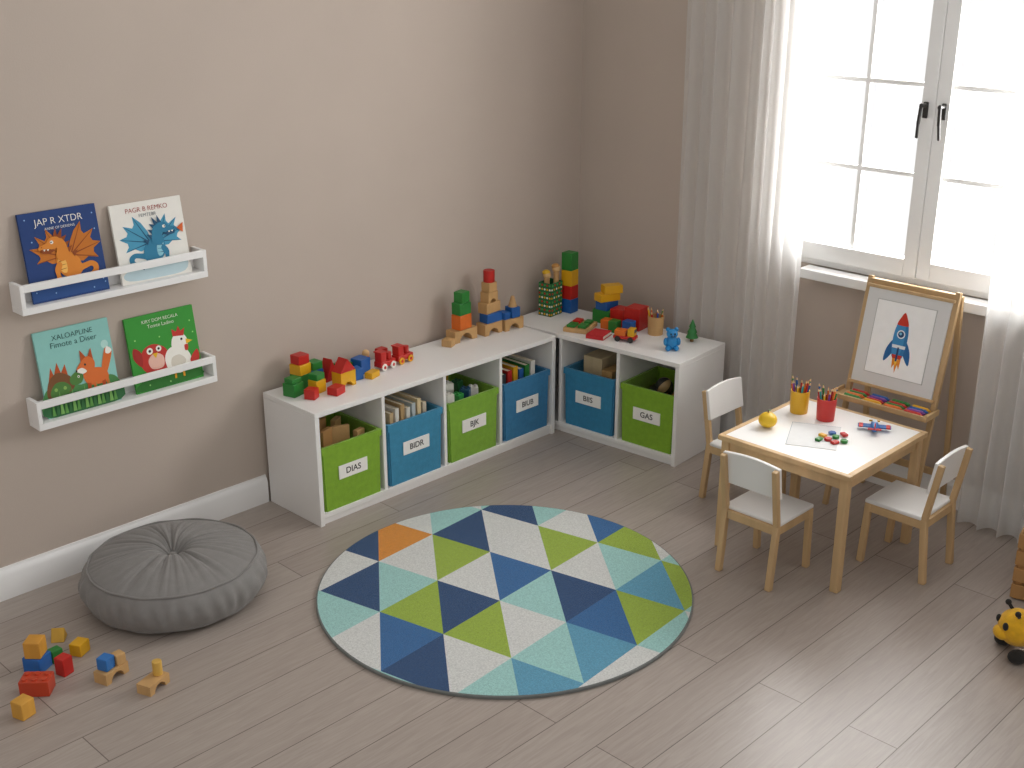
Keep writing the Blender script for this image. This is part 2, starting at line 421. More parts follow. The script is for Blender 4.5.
for dy,(c,wd,lb) in zip((-.170,-.509),(('#2c82aa','BIIS','blue fabric storage bin labelled BIIS holding boxes'),('#80ac24','GAS','green fabric storage bin labelled GAS holding balls'))):
    bin_(cw(.008,dy,BINZ),CA-math.pi/2,c,wd,lb,.302)
# ------------------------------------------------------------------ toy makers
GC='toy blocks on the long cabinet'; GT='tower blocks'; GR='toy blocks on the corner cabinet'
def adj(loc,size,grp):
    k={GC:1.14,GT:1.15,GR:1.15}.get(grp,1)
    return (loc[0],loc[1],(T+(loc[2]-T)*k) if k!=1 else loc[2]),tuple(s*k for s in size)
def block(loc,size,hexc,label,rz=0,grp=None,isw=False,name='toy_block',cat='toy block',bev=.003):
    loc,size=adj(loc,size,grp)
    m=MB(); m.box((0,0,size[2]/2),size,wood(hexc) if isw else plastic(hexc),bev)
    o=m.done(name,None,loc,(0,0,rz)); tag(o,label,cat,grp); return o
def brick(loc,size,hexc,label,nx=2,ny=2,rz=0,grp=None):
    loc,size=adj(loc,size,grp)
    m=MB(); P_=plastic(hexc); m.box((0,0,size[2]/2),size,P_,.0025)
    for i in range(nx):
        for j in range(ny):
            m.cyl(((i+.5)/nx*size[0]-size[0]/2,(j+.5)/ny*size[1]-size[1]/2,size[2]-.001),.3*size[0]/nx,.3*size[0]/nx,.006,P_,20,None,.001)
    o=m.done('toy_brick',None,loc,(0,0,rz)); tag(o,label,'toy brick',grp); return o
def arch(loc,w,d,h,hexc,label,rz=0,grp=None,isw=True,ro=.28):
    loc,(w,d,h)=adj(loc,(w,d,h),grp)
    pts=[(-w/2,0),(-w/2,h),(w/2,h),(w/2,0)]
    r=w*ro
    for k in range(13):
        a=math.pi*k/12; pts.append((r*math.cos(a),min(h*.72,r)*math.sin(a)))
    m=MB(); m.prism(pts,d,wood(hexc) if isw else plastic(hexc),Matrix.Identity(4))
    o=m.done('arch_block',None,loc,(0,0,rz)); tag(o,label,'toy block',grp); return o
def roof(loc,w,d,h,hexc,label,rz=0,grp=None,isw=False):
    loc,(w,d,h)=adj(loc,(w,d,h),grp)
    m=MB(); m.prism([(-w/2,0),(w/2,0),(0,h)],d,wood(hexc) if isw else plastic(hexc),Matrix.Identity(4),.002)
    o=m.done('triangle_block',None,loc,(0,0,rz)); tag(o,label,'toy block',grp); return o
def cylb(loc,r,h,hexc,label,grp=None,isw=False,r2=None):
    loc,(r,h)=adj(loc,(r,h),grp)
    m=MB(); m.cyl((0,0,0),r,r if r2 is None else r2,h,wood(hexc) if isw else plastic(hexc),28,None,.002 if r2 is None else 0)
    o=m.done('cylinder_block',None,loc); tag(o,label,'toy block',grp); return o
block((-1.955,-.14,T),(.055,.055,.05),GRN,'green toy cube at the cabinet end',.25,GC)
block((-1.955,-.14,T+.05),(.045,.045,.018),GRN,'thin green toy slab on a green cube',.1,GC)
block((-1.875,-.085,T),(.06,.055,.055),GRN,'green toy block on the white cabinet',.1,GC)
block((-1.875,-.085,T+.055),(.06,.055,.04),YEL,'yellow toy block stacked on a green one',.2,GC)
block((-1.875,-.085,T+.095),(.052,.048,.035),RED,'red toy block topping a small stack',.1,GC)
block((-1.925,-.225,T),(.042,.042,.038),RED,'small red toy cube beside green cubes',.5,GC)
block((-1.808,-.09,T),(.052,.05,.06),BLU,'blue toy block between colourful blocks',-.05,GC)
block((-1.808,-.09,T+.06),(.048,.045,.03),GRN,'green toy slab on a blue block',.1,GC)
block((-1.862,-.18,T),(.05,.045,.05),YEL,'yellow toy cube in a small pile',.15,GC)
block((-1.862,-.18,T+.05),(.045,.04,.025),GRN,'green toy slab on a yellow cube',.25,GC)
arch((-1.735,-.20,T),.075,.05,.06,YEL,'yellow arch block forming a toy house',.1,GC,False)
roof((-1.735,-.20,T+.06),.078,.05,.05,RED,'red triangle roof on a yellow toy house',.1,GC)
block((-1.82,-.255,T),(.055,.045,.03),RED,'flat red toy block beside a toy house',.3,GC)
roof((-1.735,-.09,T),.07,.045,.085,RED,'tall red triangle block behind a toy house',.2,GC)
block((-1.655,-.09,T),(.06,.05,.05),GRN,'green toy block near blue cubes',.1,GC)
block((-1.58,-.12,T),(.055,.055,.06),BLU,'blue toy cube near green blocks',.2,GC)
block((-1.65,-.17,T),(.045,.045,.045),BLU,'small blue toy cube beside a larger one',-.1,GC)
block((-1.585,-.205,T),(.055,.035,.025),YEL,'small yellow toy slab on the cabinet',.3,GC)
def peg(loc,hexb,label,s=1):
    e=empty('peg_doll',loc); tag(e,label,'toy figure')
    m=MB(); m.cyl((0,0,0),.016*s,.010*s,.04*s,plastic(hexb),24,None,.002); m.done('body',e)
    m=MB(); m.sph((0,0,.048*s),.014*s,wood('#d9b27c')); m.done('head',e)
peg((-1.505,-.065,T),ORG,'small wooden peg doll with orange body on the cabinet',1.2)
def car(loc,rz,label,load):
    e=empty('toy_train_car',loc,rz); tag(e,label,'toy train','toy train cars')
    pr=plastic(RED)
    m=MB(); m.box((0,0,.028),(.095,.046,.026),pr,.004); m.box((-.027,0,.06),(.034,.042,.044),pr,.004); m.cyl((.022,0,.038),.014,.014,.034,pr,20,None,.002); m.box((-.027,0,.084),(.042,.048,.006),pr,.002); m.done('body',e)
    for x in (-.028,.028):
        for y in (-.023,.023):
            w=MB(); w.cyl((0,0,0),.016,.016,.008,plastic(YEL if load else '#f0ede4'),20,RX(math.pi/2),.001); w.cyl((0,-.0005,0),.007,.007,.009,pr,20,RX(math.pi/2)); w.done('wheel',e,(x,y+.004,.016))
car((-1.47,-.155,T),.12,'red wooden toy train car with pale wheels',False)
car((-1.36,-.145,T),.08,'red wooden toy train car with yellow wheels',True)
block((-1.42,-.07,T),(.04,.035,.055),RED,'red toy block behind the train',.1,GC)
# tower B
bx,by=-.95,-.10
arch((bx,by,T),.125,.055,.05,WD,'natural wood bridge block at the base of a tower',0,GT)
block((bx,by,T+.05),(.072,.05,.062),ORG,'orange toy block in a tower',.1,GT)
block((bx,by,T+.112),(.065,.05,.05),GRN,'green toy block in a tower',.05,GT)
block((bx+.003,by,T+.162),(.05,.045,.045),GRN,'green toy block topping a tower',.15,GT)
block((-1.06,-.125,T),(.04,.045,.03),WD,'small natural wood block beside a tower',.4,GT,True)
# tower C
bx,by=-.755,-.11
arch((bx-.03,by-.01,T),.10,.055,.05,WD,'natural wood arch block under a tall tower',0,GT)
arch((bx+.095,by-.03,T),.10,.055,.05,WD,'natural wood arch block beside a tall tower',-.1,GT)
block((bx-.02,by-.01,T+.05),(.085,.05,.04),BLU,'blue toy block in a tall tower',0,GT)
block((bx-.02,by,T+.09),(.09,.05,.045),WD,'natural wood block in a tall tower',.1,GT,True)
arch((bx-.02,by,T+.135),.06,.045,.045,WD,'small wooden arch in a tall tower',.1,GT)
block((bx-.02,by,T+.18),(.05,.045,.04),WD,'wooden cube in a tall tower',.1,GT,True)
cylb((bx-.02,by,T+.22),.024,.05,RED,'red cylinder topping the tall tower',GT)
block((bx+.055,by-.025,T+.05),(.04,.045,.03),BLU,'small blue toy block on an arch',.1,GT)
block((bx+.11,by-.03,T+.05),(.045,.05,.045),BLU,'blue toy cube on a wooden arch',-.1,GT)
cylb((bx+.11,by-.03,T+.095),.019,.045,WD,'wooden cone standing on a blue cube',GT,True,.008)
def gift_box():
    e=empty('patterned_box',(-.345,-.115,T),.12); tag(e,'green cardboard box with yellow and red dots','patterned box')
    g=paper('#1f6b3c')
    m=MB(); w=.098;h=.172
    m.box((0,0,.003),(w,w*.8,.006),g,.001)
    for s in (-1,1):
        m.box((s*(w/2-.002),0,h/2),(.004,w*.8,h),g,.001); m.box((0,s*(w*.4-.002),h/2),(w,.004,h),g,.001)
    for i in range(5):
        for j in range(8):
            c=[YEL,RED,'#e9e6da','#4aa04c'][(i*2+j)%4]
            m.cyl((-w/2+(i+.5+(j%2)*.3-.15)*w/5,-w*.4-.0002,(j+.5)*h/8),.0055,.0055,.001,paper(c),12,RX(math.pi/2))
            m.cyl((-w/2-.0002,-w*.4+(i+.5)*w*.16,(j+.5)*h/8),.0055,.0055,.001,paper(c),12,RY(-math.pi/2))
    m.done('box_body',e)
gift_box()
def tallfig(loc,label,hexc,h=.19):
    e=empty('wooden_figure',loc,.3); tag(e,label,'toy figure')
    m=MB(); m.cyl((0,0,0),.016,.014,h,wood(WD),20,None,.002); m.done('body',e)
    m=MB(); m.sph((0,0,h+.015),.021,wood('#d9b27c')); m.done('head',e)
    m=MB(); m.sph((0,.004,h+.027),(.021,.021,.014),plastic(hexc)); m.done('hat',e)
tallfig((-.362,-.105,T+.006),'wooden figure with yellow hat standing in the green box','#dcae1f',.185)
tallfig((-.320,-.13,T+.006),'wooden figure with tan hat standing in the green box','#b98546',.215)
tx,ty=-.245,-.155
z=T
for c,h,w in ((BLU,.072,.066),(RED,.070,.064),(YEL,.080,.064),(GRN,.090,.062)):
    block((tx,ty,z),(w,w,h),c,{BLU:'blue',RED:'red',YEL:'yellow',GRN:'green'}[c]+' toy block in a tower in the corner',.1+.05*(c==YEL),'corner tower blocks'); z+=h
def flatbox(loc,sz,hexc,label,rz,name='picture_book',cat='book',edge='#e8e2d2'):
    e=empty(name,loc,rz); tag(e,label,cat)
    m=MB(); m.box((0,0,sz[2]/2),(sz[0]-.006,sz[1]-.006,sz[2]-.004),paper(edge),.001); m.done('pages',e)
    m=MB(); m.box((0,0,.001),(sz[0],sz[1],.002),paper(hexc),.0006); m.box((0,0,sz[2]-.001),(sz[0],sz[1],.002),paper(hexc),.0006); m.box((-sz[0]/2+.001,0,sz[2]/2),(.002,sz[1],sz[2]),paper(hexc),.0006); m.done('cover',e)
    return e
def puzzle(loc,rz):
    e=empty('wooden_puzzle',loc,rz); tag(e,'flat wooden tray puzzle with green and red pieces','puzzle')
    m=MB(); m.box((0,0,.011),(.16,.12,.022),wood(WD),.003); m.done('tray',e)
    for x,y,c,s in ((-.04,.025,GRN,.06),(.035,.025,RED,.055),(-.035,-.03,GRN,.06),(.035,-.03,GRN,.05)):
        m=MB(); m.box((x,y,.0285),(s,s*.7,.013),plastic(c),.003); m.done('puzzle_piece',e)
puzzle((-.425,-.39,T),.35)
flatbox((-.455,-.535,T),(.11,.09,.02),'#c0262a','thin red picture book on the corner cabinet',.3)
block((-.245,-.40,T),(.085,.085,.06),GRN,'green toy block under yellow blocks',.1,GR)
block((-.235,-.49,T),(.07,.07,.075),RED,'red toy block beside a low stack',.1,GR)
block((-.245,-.405,T+.06),(.085,.06,.038),BLU,'blue toy block in a low stack',.05,GR)
block((-.25,-.41,T+.098),(.10,.055,.034),YEL,'long yellow toy block on a stack',-.3,GR)
block((-.235,-.425,T+.132),(.085,.05,.036),YEL,'yellow toy block topping a stack',-.5,GR)
block((-.225,-.578,T),(.082,.075,.095),RED,'large red toy block beside the pencil cup',.15,GR)
block((-.325,-.475,T),(.045,.04,.04),ORG,'orange toy block beside a flat puzzle',.2,GR)
block((-.345,-.54,T),(.045,.04,.05),GRN,'green toy block beside a red one',.2,GR)
block((-.315,-.605,T),(.04,.045,.055),BLU,'blue toy block beside a red one',.1,GR)
def truck(loc,rz):
    e=empty('toy_truck',loc,rz); tag(e,'small red toy truck with yellow cab on the cabinet','toy truck')
    m=MB(); m.box((0,0,.022),(.11,.05,.016),plastic(RED),.004); m.box((-.022,0,.042),(.055,.048,.026),plastic(ORG),.003); m.done('body',e)
    m=MB(); m.box((.032,0,.048),(.034,.046,.038),plastic(YEL),.005); m.box((.048,0,.055),(.004,.034,.016),plastic('#30404c'),.001); m.done('cab',e)
    for x in (-.032,.032):
        for y in (-.024,.024):
            w=MB(); w.cyl((0,0,0),.014,.014,.01,plastic('#252525'),20,RX(math.pi/2),.001); w.done('wheel',e,(x,y+.005,.014))
truck((-.42,-.67,T),-1.2)
def pencil(loc,rot,L,hexc,label,grp,r=.0046):
    m=MB(); m.cyl((0,0,0),r,r,L-.016,plastic(hexc),6); m.cyl((0,0,L-.016),r,r*.35,.011,wood('#dcb887'),6); m.cyl((0,0,L-.005),r*.36,.0004,.005,plastic(hexc),6)
    o=m.done('coloured_pencil',None,loc,rot); tag(o,label,'pencil',grp); return o
def cup(loc,r,h,mat,label,cols,L,grp):
    m=MB(); t=bmesh.new(); N=36
    rings=[(r*.9,0),(r,h),(r*.9,h),(r*.82,.004)]
    vs=[[t.verts.new((q*math.cos(2*math.pi*i/N),q*math.sin(2*math.pi*i/N),z)) for i in range(N)] for q,z in rings]
    t.faces.new(vs[0][::-1])
    for a,b in zip(vs[:-1],vs[1:]):
        for i in range(N): t.faces.new((a[i],a[(i+1)%N],b[(i+1)%N],b[i]))
    t.faces.new(vs[-1]); m._add(t,mat)
    o=m.done('pencil_cup',None,loc); tag(o,label,'pencil cup')
    n=len(cols)
    for i,c in enumerate(cols):
        a=2*math.pi*i/n+.3; rb=r*.35; rt=r*.78
        p0=Vector((rb*math.cos(a),rb*math.sin(a),.0075)); p1=Vector((rt*math.cos(a+.15),rt*math.sin(a+.15),h))
        d=(p1-p0).normalized(); q=Vector((0,0,1)).rotation_difference(d).to_euler()
        nm={RED:'red',YEL:'yellow',BLU:'blue',GRN:'green',ORG:'orange','#7a3b8f':'purple','#2a8f8f':'teal'}[c]
        pencil(Vector(loc)+p0,q,L*(.9+.2*((i*7)%5)/5),c,nm+' coloured pencil standing in a cup',grp)
cup((-.235,-.705,T),.040,.092,wood(WD),'natural wood pencil cup on the corner cabinet',[RED,ORG,YEL,RED,BLU,ORG,GRN],.125,'pencils in the wooden cup')
def tree(loc):
    e=empty('toy_tree',loc); tag(e,'small green wooden toy tree on the corner cabinet','toy tree')
    m=MB(); m.cyl((0,0,0),.009,.009,.03,wood('#8a6238'),20); m.done('trunk',e)
    m=MB(); g=plastic('#2c7d3a'); m.cyl((0,0,.02),.030,.010,.04,g,24); m.cyl((0,0,.046),.024,.007,.035,g,24); m.cyl((0,0,.072),.017,.001,.038,g,24); m.done('foliage',e)
tree((-.205,-.90,T))
def robot(loc,rz):
    e=empty('toy_bear',loc,rz); e.scale=(1.15,)*3; tag(e,'small bright blue toy bear sitting on the corner cabinet','toy figure')
    b=plastic('#2186c4'); d=plastic('#15527f')
    m=MB(); m.sph((0,0,.03),(.026,.022,.03),b); m.done('body',e)
    m=MB(); m.sph((0,-.004,.068),(.023,.021,.02),b)
    for s in(-1,1): m.sph((s*.017,0,.085),.009,b); m.sph((s*.008,-.023,.072),.0035,plastic('#111111'))
    m.sph((0,-.024,.063),(.008,.006,.005),d); m.done('head',e)
    for s in(-1,1):
        m=MB(); m.sph((s*.026,-.008,.036),(.009,.010,.017),b); m.done('arm',e)
        m=MB(); m.sph((s*.017,-.018,.0105),(.011,.017,.0105),b); m.done('leg',e)
robot((-.37,-.905,T),-.75)
# ------------------------------------------------------------------ bin contents
def bin_pt(x,dx,dy): return (x+dx,-.372+dy,BINZ+.0085)
for k,(dx,dy,w,d,h,rz) in enumerate(((-.06,.10,.07,.022,.315,.35),(.03,.12,.08,.02,.30,-.4),(-.02,.2,.06,.03,.325,.1),(.07,.2,.06,.025,.30,.5),(-.085,.2,.05,.03,.31,0),(.10,.08,.05,.025,.275,.2))):
    block(bin_pt(xs[0],dx,dy),(w,d,h),('#a67a48','#d0a66e')[k%2],'long natural wooden board standing in the green bin',rz,'wooden pieces in the green bin',True)
def standbook(loc,rz,w,t,h,hexc,label,grp):
    e=empty('book',loc,rz); tag(e,label,'book',grp)
    m=MB(); m.box((0,0,h/2),(t-.003,w-.005,h-.006),paper('#e6dcc4'),.0006); m.done('pages',e)
    m=MB(); m.box((t/2-.0008,0,h/2),(.0016,w,h),paper(hexc),.0005); m.box((-t/2+.0008,0,h/2),(.0016,w,h),paper(hexc),.0005); m.box((0,-w/2+.0008,h/2),(t,.0016,h),paper(hexc),.0005); m.done('cover',e)
for k,c in enumerate(('#c9ae84','#e7e3d8','#b9996a','#e9e4d6','#b9c3c4','#dcc69a','#cfc4ae')):
    standbook((xs[1]-.10+k*.032,-.372+.15,BINZ+.0085),0.05,.2,.022,.31+.012*(k%3),c,'thin cream storybook standing in the blue bin','books in the blue bin')
for k,(dx,dy,h,c) in enumerate(((-.09,.08,.295,'#e9e6dc'),(-.03,.08,.28,'#3b9a4a'),(.03,.09,.29,'#24506e'),(.09,.1,.28,'#e9e6dc'),(-.08,.17,.315,'#2c7d3a'),(-.01,.17,.305,'#f0ede4'),(.06,.18,.295,'#1f5d33'),(-.04,.25,.315,'#2a2f33'),(.04,.25,.325,'#d9b531'))):
    brick(bin_pt(xs[2],dx,dy),(.045,.045,h),c,'tall toy brick standing in the green bin',2,2,.3*k,'bricks in the green bin')
for k,(dx,c) in enumerate(((-.1,'#30353a'),(-.06,RED),(-.02,YEL),(.02,BLU),(.06,GRN),(.1,'#e9e6dc'))):
    standbook((xs[3]+dx,-.372+.16,BINZ+.0085),0,.2,.03,.305+.01*(k%3),c,'slim coloured activity book standing in the blue bin','books in the second blue bin')
def cbin(dx,dy,z=BINZ+.0085): return cw(dx,dy,z)
block(cbin(.17,-.13),(.15,.11,.335),'#cdb892','pale cardboard box standing in the blue bin',CA,None,True,'cardboard_box','box')
block(cbin(.12,-.235),(.11,.06,.295),'#b6905c','wooden box standing in the blue bin',CA,None,True,'cardboard_box','box')
def ball(loc,r,cols,label,grp):
    t=bmesh.new(); bmesh.ops.create_uvsphere(t,u_segments=24,v_segments=16,radius=r)
    me=bpy.data.meshes.new('ball'); 
    for q in t.faces:
        c=q.calc_center_median(); a=math.atan2(c.y,c.x); q.material_index=int((a+math.pi)/(2*math.pi)*6)%len(cols); q.smooth=True
    t.to_mesh(me); t.free()
    for c in cols: me.materials.append(plastic(c))
    o=bpy.data.objects.new('toy_ball',me); link(o,None,loc,(.6,.4,.2)); tag(o,label,'ball',grp)
zb=BINZ+.0085
GB='balls in the green bin'
for dx,dy,zz,r,cl in ((.085,-.44,.062,.060,(RED,YEL)),(.085,-.572,.062,.060,(BLU,'#e9e6dc')),(.22,-.44,.062,.060,(GRN,YEL)),(.22,-.572,.062,.060,(ORG,BLU)),
                 (.085,-.44,.184,.060,('#2d5f8a','#c8b08a')),(.085,-.572,.182,.058,('#2a3a30',YEL)),(.22,-.44,.182,.058,(RED,'#30302c')),(.22,-.572,.184,.060,('#5f7a35','#d8b23a')),(.155,-.506,.262,.040,('#b79a6a','#2a2c2c'))):
    ball(cbin(dx,dy,zb+zz-.002),r,cl,'colourful toy ball piled in the green bin',GB)
# ------------------------------------------------------------------ wall ledges and books
def ledge(z):
    x0,x1=-3.015,-2.275; L=x1-x0
    e=empty('picture_ledge',((x0+x1)/2,0,z)); tag(e,'white wall-mounted book ledge with a front rail','wall shelf','wall book ledges')
    m=MB(); m.box((0,-.042,.0125),(L,.084,.025),WTRIM,.002); m.done('base_board',e)
    m=MB(); m.box((0,-.006,.055),(L-.03,.010,.06),WTRIM,.002); m.done('back_board',e)
    m=MB(); m.box((0,-.078,.094),(L-.03,.012,.028),WTRIM,.002); m.done('front_rail',e)
    for s in (-1,1):
        m=MB(); m.box((s*(L/2-.008),-.042,.0665),(.016,.084,.083),WTRIM,.002); m.done('end_panel',e)
ledge(1.07); ledge(.638)
def wallbook(x,z,w,h,hexc,label,arts,titles):
    e=empty('picture_book',(x,-.056,z)); tag(e,label,'book','picture books on the wall ledges')
    tl=math.asin(.042/h); up=(0,math.sin(tl),math.cos(tl))
    th=.010
    Mx=frame_matrix((0,0,0),(1,0,0),up)
    m=MB(); m.box((0,h/2,-th/2),(w-.004,h-.004,th-.002),paper('#ece7da'),.0006); o=m.done('pages',e); o.matrix_local=Mx
    m=MB(); cm=paper(hexc); m.box((0,h/2,-.0008),(w,h,.0018),cm,.0006); m.box((0,h/2,-th),(w,h,.0018),cm,.0006); m.box((-w/2+.0008,h/2,-th/2),(.0016,h,th),cm,.0006); c=m.done('cover',e); c.matrix_local=Mx
    art('cover_picture',[([(px*w,py*h) for px,py in pts],mt) for pts,mt in arts],c,.0002)
    for s,y,sz,mt in titles:
        text('title',s,sz,mt,c,Matrix.Translation((0,y*h,.0008+.0004)),-.010)
S=smoothpts
def line(p,q,w=.008):
    p=Vector(p);q=Vector(q);d=(q-p).normalized();n=Vector((-d.y,d.x))*w
    return [tuple(p-n),tuple(q-n*.3),tuple(q+n*.3),tuple(p+n)]
def dragon(cx,cy,kx,ky,body,wing,belly,dark,fl=1):
    t=lambda P:[(cx+fl*x*kx,cy+y*ky) for x,y in P]
    out=[]
    wl=[(-.04,.02),(-.10,.20),(-.20,.40),(-.30,.52),(-.30,.38),(-.34,.32),(-.50,.42),(-.44,.28),(-.46,.22),(-.62,.22),(-.48,.10),(-.46,.04),(-.54,-.04),(-.36,-.02),(-.28,-.08),(-.12,-.08)]
    wr=[(.02,.04),(.08,.24),(.18,.42),(.32,.56),(.31,.40),(.35,.34),(.52,.40),(.45,.26),(.48,.20),(.62,.16),(.48,.07),(.47,.0),(.54,-.10),(.36,-.06),(.26,-.12),(.10,-.08)]
    out+=[(t(wl),wing),(t(wr),wing)]
    for a in ((-.30,.49),(-.48,.40),(-.59,.21),(-.51,-.03)): out.append((t(line((-.08,.02),a,.012)),dark))
    for a in ((.31,.53),(.50,.38),(.59,.155),(.51,-.08)): out.append((t(line((.06,.02),a,.012)),dark))
    out.append((t(S([(.08,-.18),(.24,-.16),(.40,-.14),(.50,-.22),(.48,-.36),(.36,-.42),(.28,-.38),(.36,-.33),(.41,-.28),(.38,-.23),(.26,-.26),(.08,-.32)],5)),body))
    out.append((t([(.31,-.35),(.18,-.36),(.26,-.48),(.35,-.43)]),dark))
    out.append((t(S([(-.10,.14),(.0,.12),(.10,.04),(.20,-.08),(.20,-.24),(.10,-.34),(-.06,-.34),(-.16,-.26),(-.20,-.12),(-.20,.02)],5)),body))
    out.append((t(S([(-.16,.08),(-.08,.02),(-.04,-.12),(-.06,-.26),(-.14,-.24),(-.18,-.10)],5)),belly))
    for y in (-.20,-.13,-.06,.01): out.append((t(line((-.17,y),(-.05,y+.01),.007)),dark))
    out.append((t(S([(.06,-.12),(.20,-.12),(.22,-.26),(.14,-.36),(.18,-.42),(.0,-.42),(.02,-.34),(.06,-.28)],4)),body))
    out.append((t(S([(-.18,-.06),(-.12,-.12),(-.18,-.26),(-.16,-.40),(-.30,-.41),(-.25,-.32),(-.26,-.18)],4)),body))
    for x in (-.29,-.24,-.19,.02,.08,.14): out.append((t([(x-.02,-.40),(x+.02,-.40),(x-.01,-.455)]),dark))
    for x,y in ((-.02,.32),(.02,.22),(.05,.13),(.13,.04)): out.append((t([(x-.05,y+.02),(x+.06,y+.05),(x-.01,y-.06)]),dark))
    out.append((t(S([(-.22,.30),(-.12,.36),(-.02,.28),(.02,.14),(.02,.0),(-.12,-.06),(-.20,.04),(-.16,.16),(-.20,.22)],5)),body))
    out.append((t([(-.14,.36),(-.02,.50),(-.06,.32)]),dark)); out.append((t([(-.20,.37),(-.13,.52),(-.12,.34)]),dark))
    out.append((t(S([(-.46,.24),(-.34,.28),(-.26,.36),(-.12,.36),(-.08,.26),(-.16,.18),(-.28,.17),(-.38,.19),(-.47,.18)],5)),body))
    out.append((t([(-.44,.185),(-.28,.175),(-.20,.14),(-.30,.10),(-.42,.12)]),dark))
    out.append((t([(-.40,.185),(-.38,.15),(-.36,.185)]),paper('#f4f1e6'))); out.append((t([(-.34,.18),(-.32,.145),(-.30,.18)]),paper('#f4f1e6')))
    out.append((t(circ(-.235,.285,.030,12)),paper('#f4f1e6'))); out.append((t(circ(-.245,.285,.014,8)),INK)); out.append((t(circ(-.42,.225,.010,6)),dark))
    return out
WHT=paper('#f2efe6')
def stars(pts,mt,r=.012): return [(circ(x,y,r,5),mt) for x,y in pts]
wallbook(-2.815,1.0955,.288,.315,'#1c3c76','blue hardcover picture book with an orange dragon',
    [([(-.5,.02),(.5,.02),(.5,.2),(.1,.28),(-.5,.2)],paper('#244c88'))]+stars([(-.38,.68),(.44,.72),(-.44,.12),(.44,.14),(-.42,.93),(.46,.10),(.44,.9),(-.2,.08),(.3,.06)],paper('#8fb6e0'),.010)+
    dragon(.03,.46,.74,.66,paper('#d9852c'),paper('#c2701f'),paper('#f0b95c'),paper('#8f4514')),
    [('JAP R XTDR',.88,.034,WHT),('ANNE OF DERIDNS',.80,.013,WHT)])
wallbook(-2.472,1.0955,.293,.295,'#e9e6de','white hardcover picture book with a blue dragon',
    [(S([(-.44,.14),(-.1,.22),(.2,.16),(.44,.20),(.4,.04),(0,.02),(-.4,.04)],4),paper('#bcd2d8'))]+dragon(.02,.46,.74,.66,paper('#2a7a9c'),paper('#4696b6'),paper('#8cc4d2'),paper('#1b4d6e'),-1)+[([(.37,.60),(.47,.66),(.45,.53)],paper('#d4622c'))],
    [('PAGR B REMKO',.90,.025,paper('#a3372c')),('FEMTEBR',.825,.018,paper('#55606a'))])
def hills(a,b): return [(S([(-.49,.01),(-.49,.30),(-.25,.38),(0,.30),(.3,.34),(.49,.28),(.49,.01)],4),paper(a)),(S([(-.49,.01),(-.45,.20),(-.1,.24),(.2,.18),(.48,.20),(.49,.01)],4),paper(b))]
leaves=[]
for k in range(16):
    x=-.45+k*.056; leaves.append(([(x,.02),(x+.03,.20+.05*(k%3)),(x+.05,.02)],paper(('#5f9b48','#35703c','#7bb35c')[k%3])))
FX,FD=paper('#dc7030'),paper('#b9501c'); DG,DL=paper('#4f7f3a'),paper('#8ab05a')
wallbook(-2.82,.6635,.288,.318,'#8fc9c1','teal hardcover picture book with a fox and a green creature',
    hills('#4d8a4c','#2f6a3c')+[(circ(.40,.70,.05),paper('#b8e0d8'))]+
     [([(-.42,.40),(-.36,.58),(-.32,.42)],FD),([(-.34,.46),(-.27,.62),(-.23,.46)],FD),([(-.26,.46),(-.17,.58),(-.15,.42)],FD),
      (S([(-.46,.30),(-.40,.44),(-.28,.50),(-.14,.44),(-.08,.34),(-.14,.26),(-.30,.22),(-.44,.22)],5),paper('#7a4e2a')),
      (S([(-.42,.28),(-.34,.38),(-.22,.38),(-.14,.30),(-.22,.23),(-.38,.22)],4),DG),(circ(-.34,.31,.022,10),DL),(circ(-.22,.31,.022,10),DL),
      (S([(-.14,.40),(-.04,.46),(.04,.40),(.0,.32),(-.12,.32)],5),DG),(circ(-.02,.40,.016,8),WHT),(circ(-.02,.40,.008,8),INK),
      ([(-.38,.24),(-.38,.14),(-.33,.14),(-.33,.24)],DG),([(-.20,.25),(-.20,.15),(-.15,.15),(-.15,.25)],DG)]+
     [(S([(.34,.34),(.42,.46),(.48,.62),(.40,.66),(.34,.54),(.30,.40)],5),FX),(S([(.44,.58),(.48,.62),(.42,.67),(.39,.60)],4),WHT),
      (S([(.06,.44),(.20,.46),(.34,.42),(.38,.32),(.30,.26),(.12,.27),(.05,.34)],5),FX),
      ([(.08,.30),(.07,.15),(.11,.15),(.13,.29)],FD),([(.16,.28),(.16,.15),(.20,.15),(.20,.28)],FX),([(.28,.28),(.27,.15),(.31,.15),(.33,.29)],FD),([(.33,.30),(.35,.16),(.39,.16),(.37,.32)],FX),
      ([(.04,.56),(.05,.70),(.12,.60)],FD),([(.14,.60),(.20,.70),(.21,.56)],FD),
      (S([(-.04,.47),(.04,.56),(.14,.61),(.22,.54),(.20,.44),(.12,.40),(.02,.43)],5),FX),(S([(-.04,.465),(.04,.49),(.10,.44),(.04,.42)],4),WHT),(circ(-.035,.468,.013,8),INK),(circ(.09,.52,.014,8),INK)]+leaves,
    [('XALOAPLINE',.90,.027,paper('#1f4f4b')),('Fimote a Diser',.815,.030,paper('#1f4f4b'))])
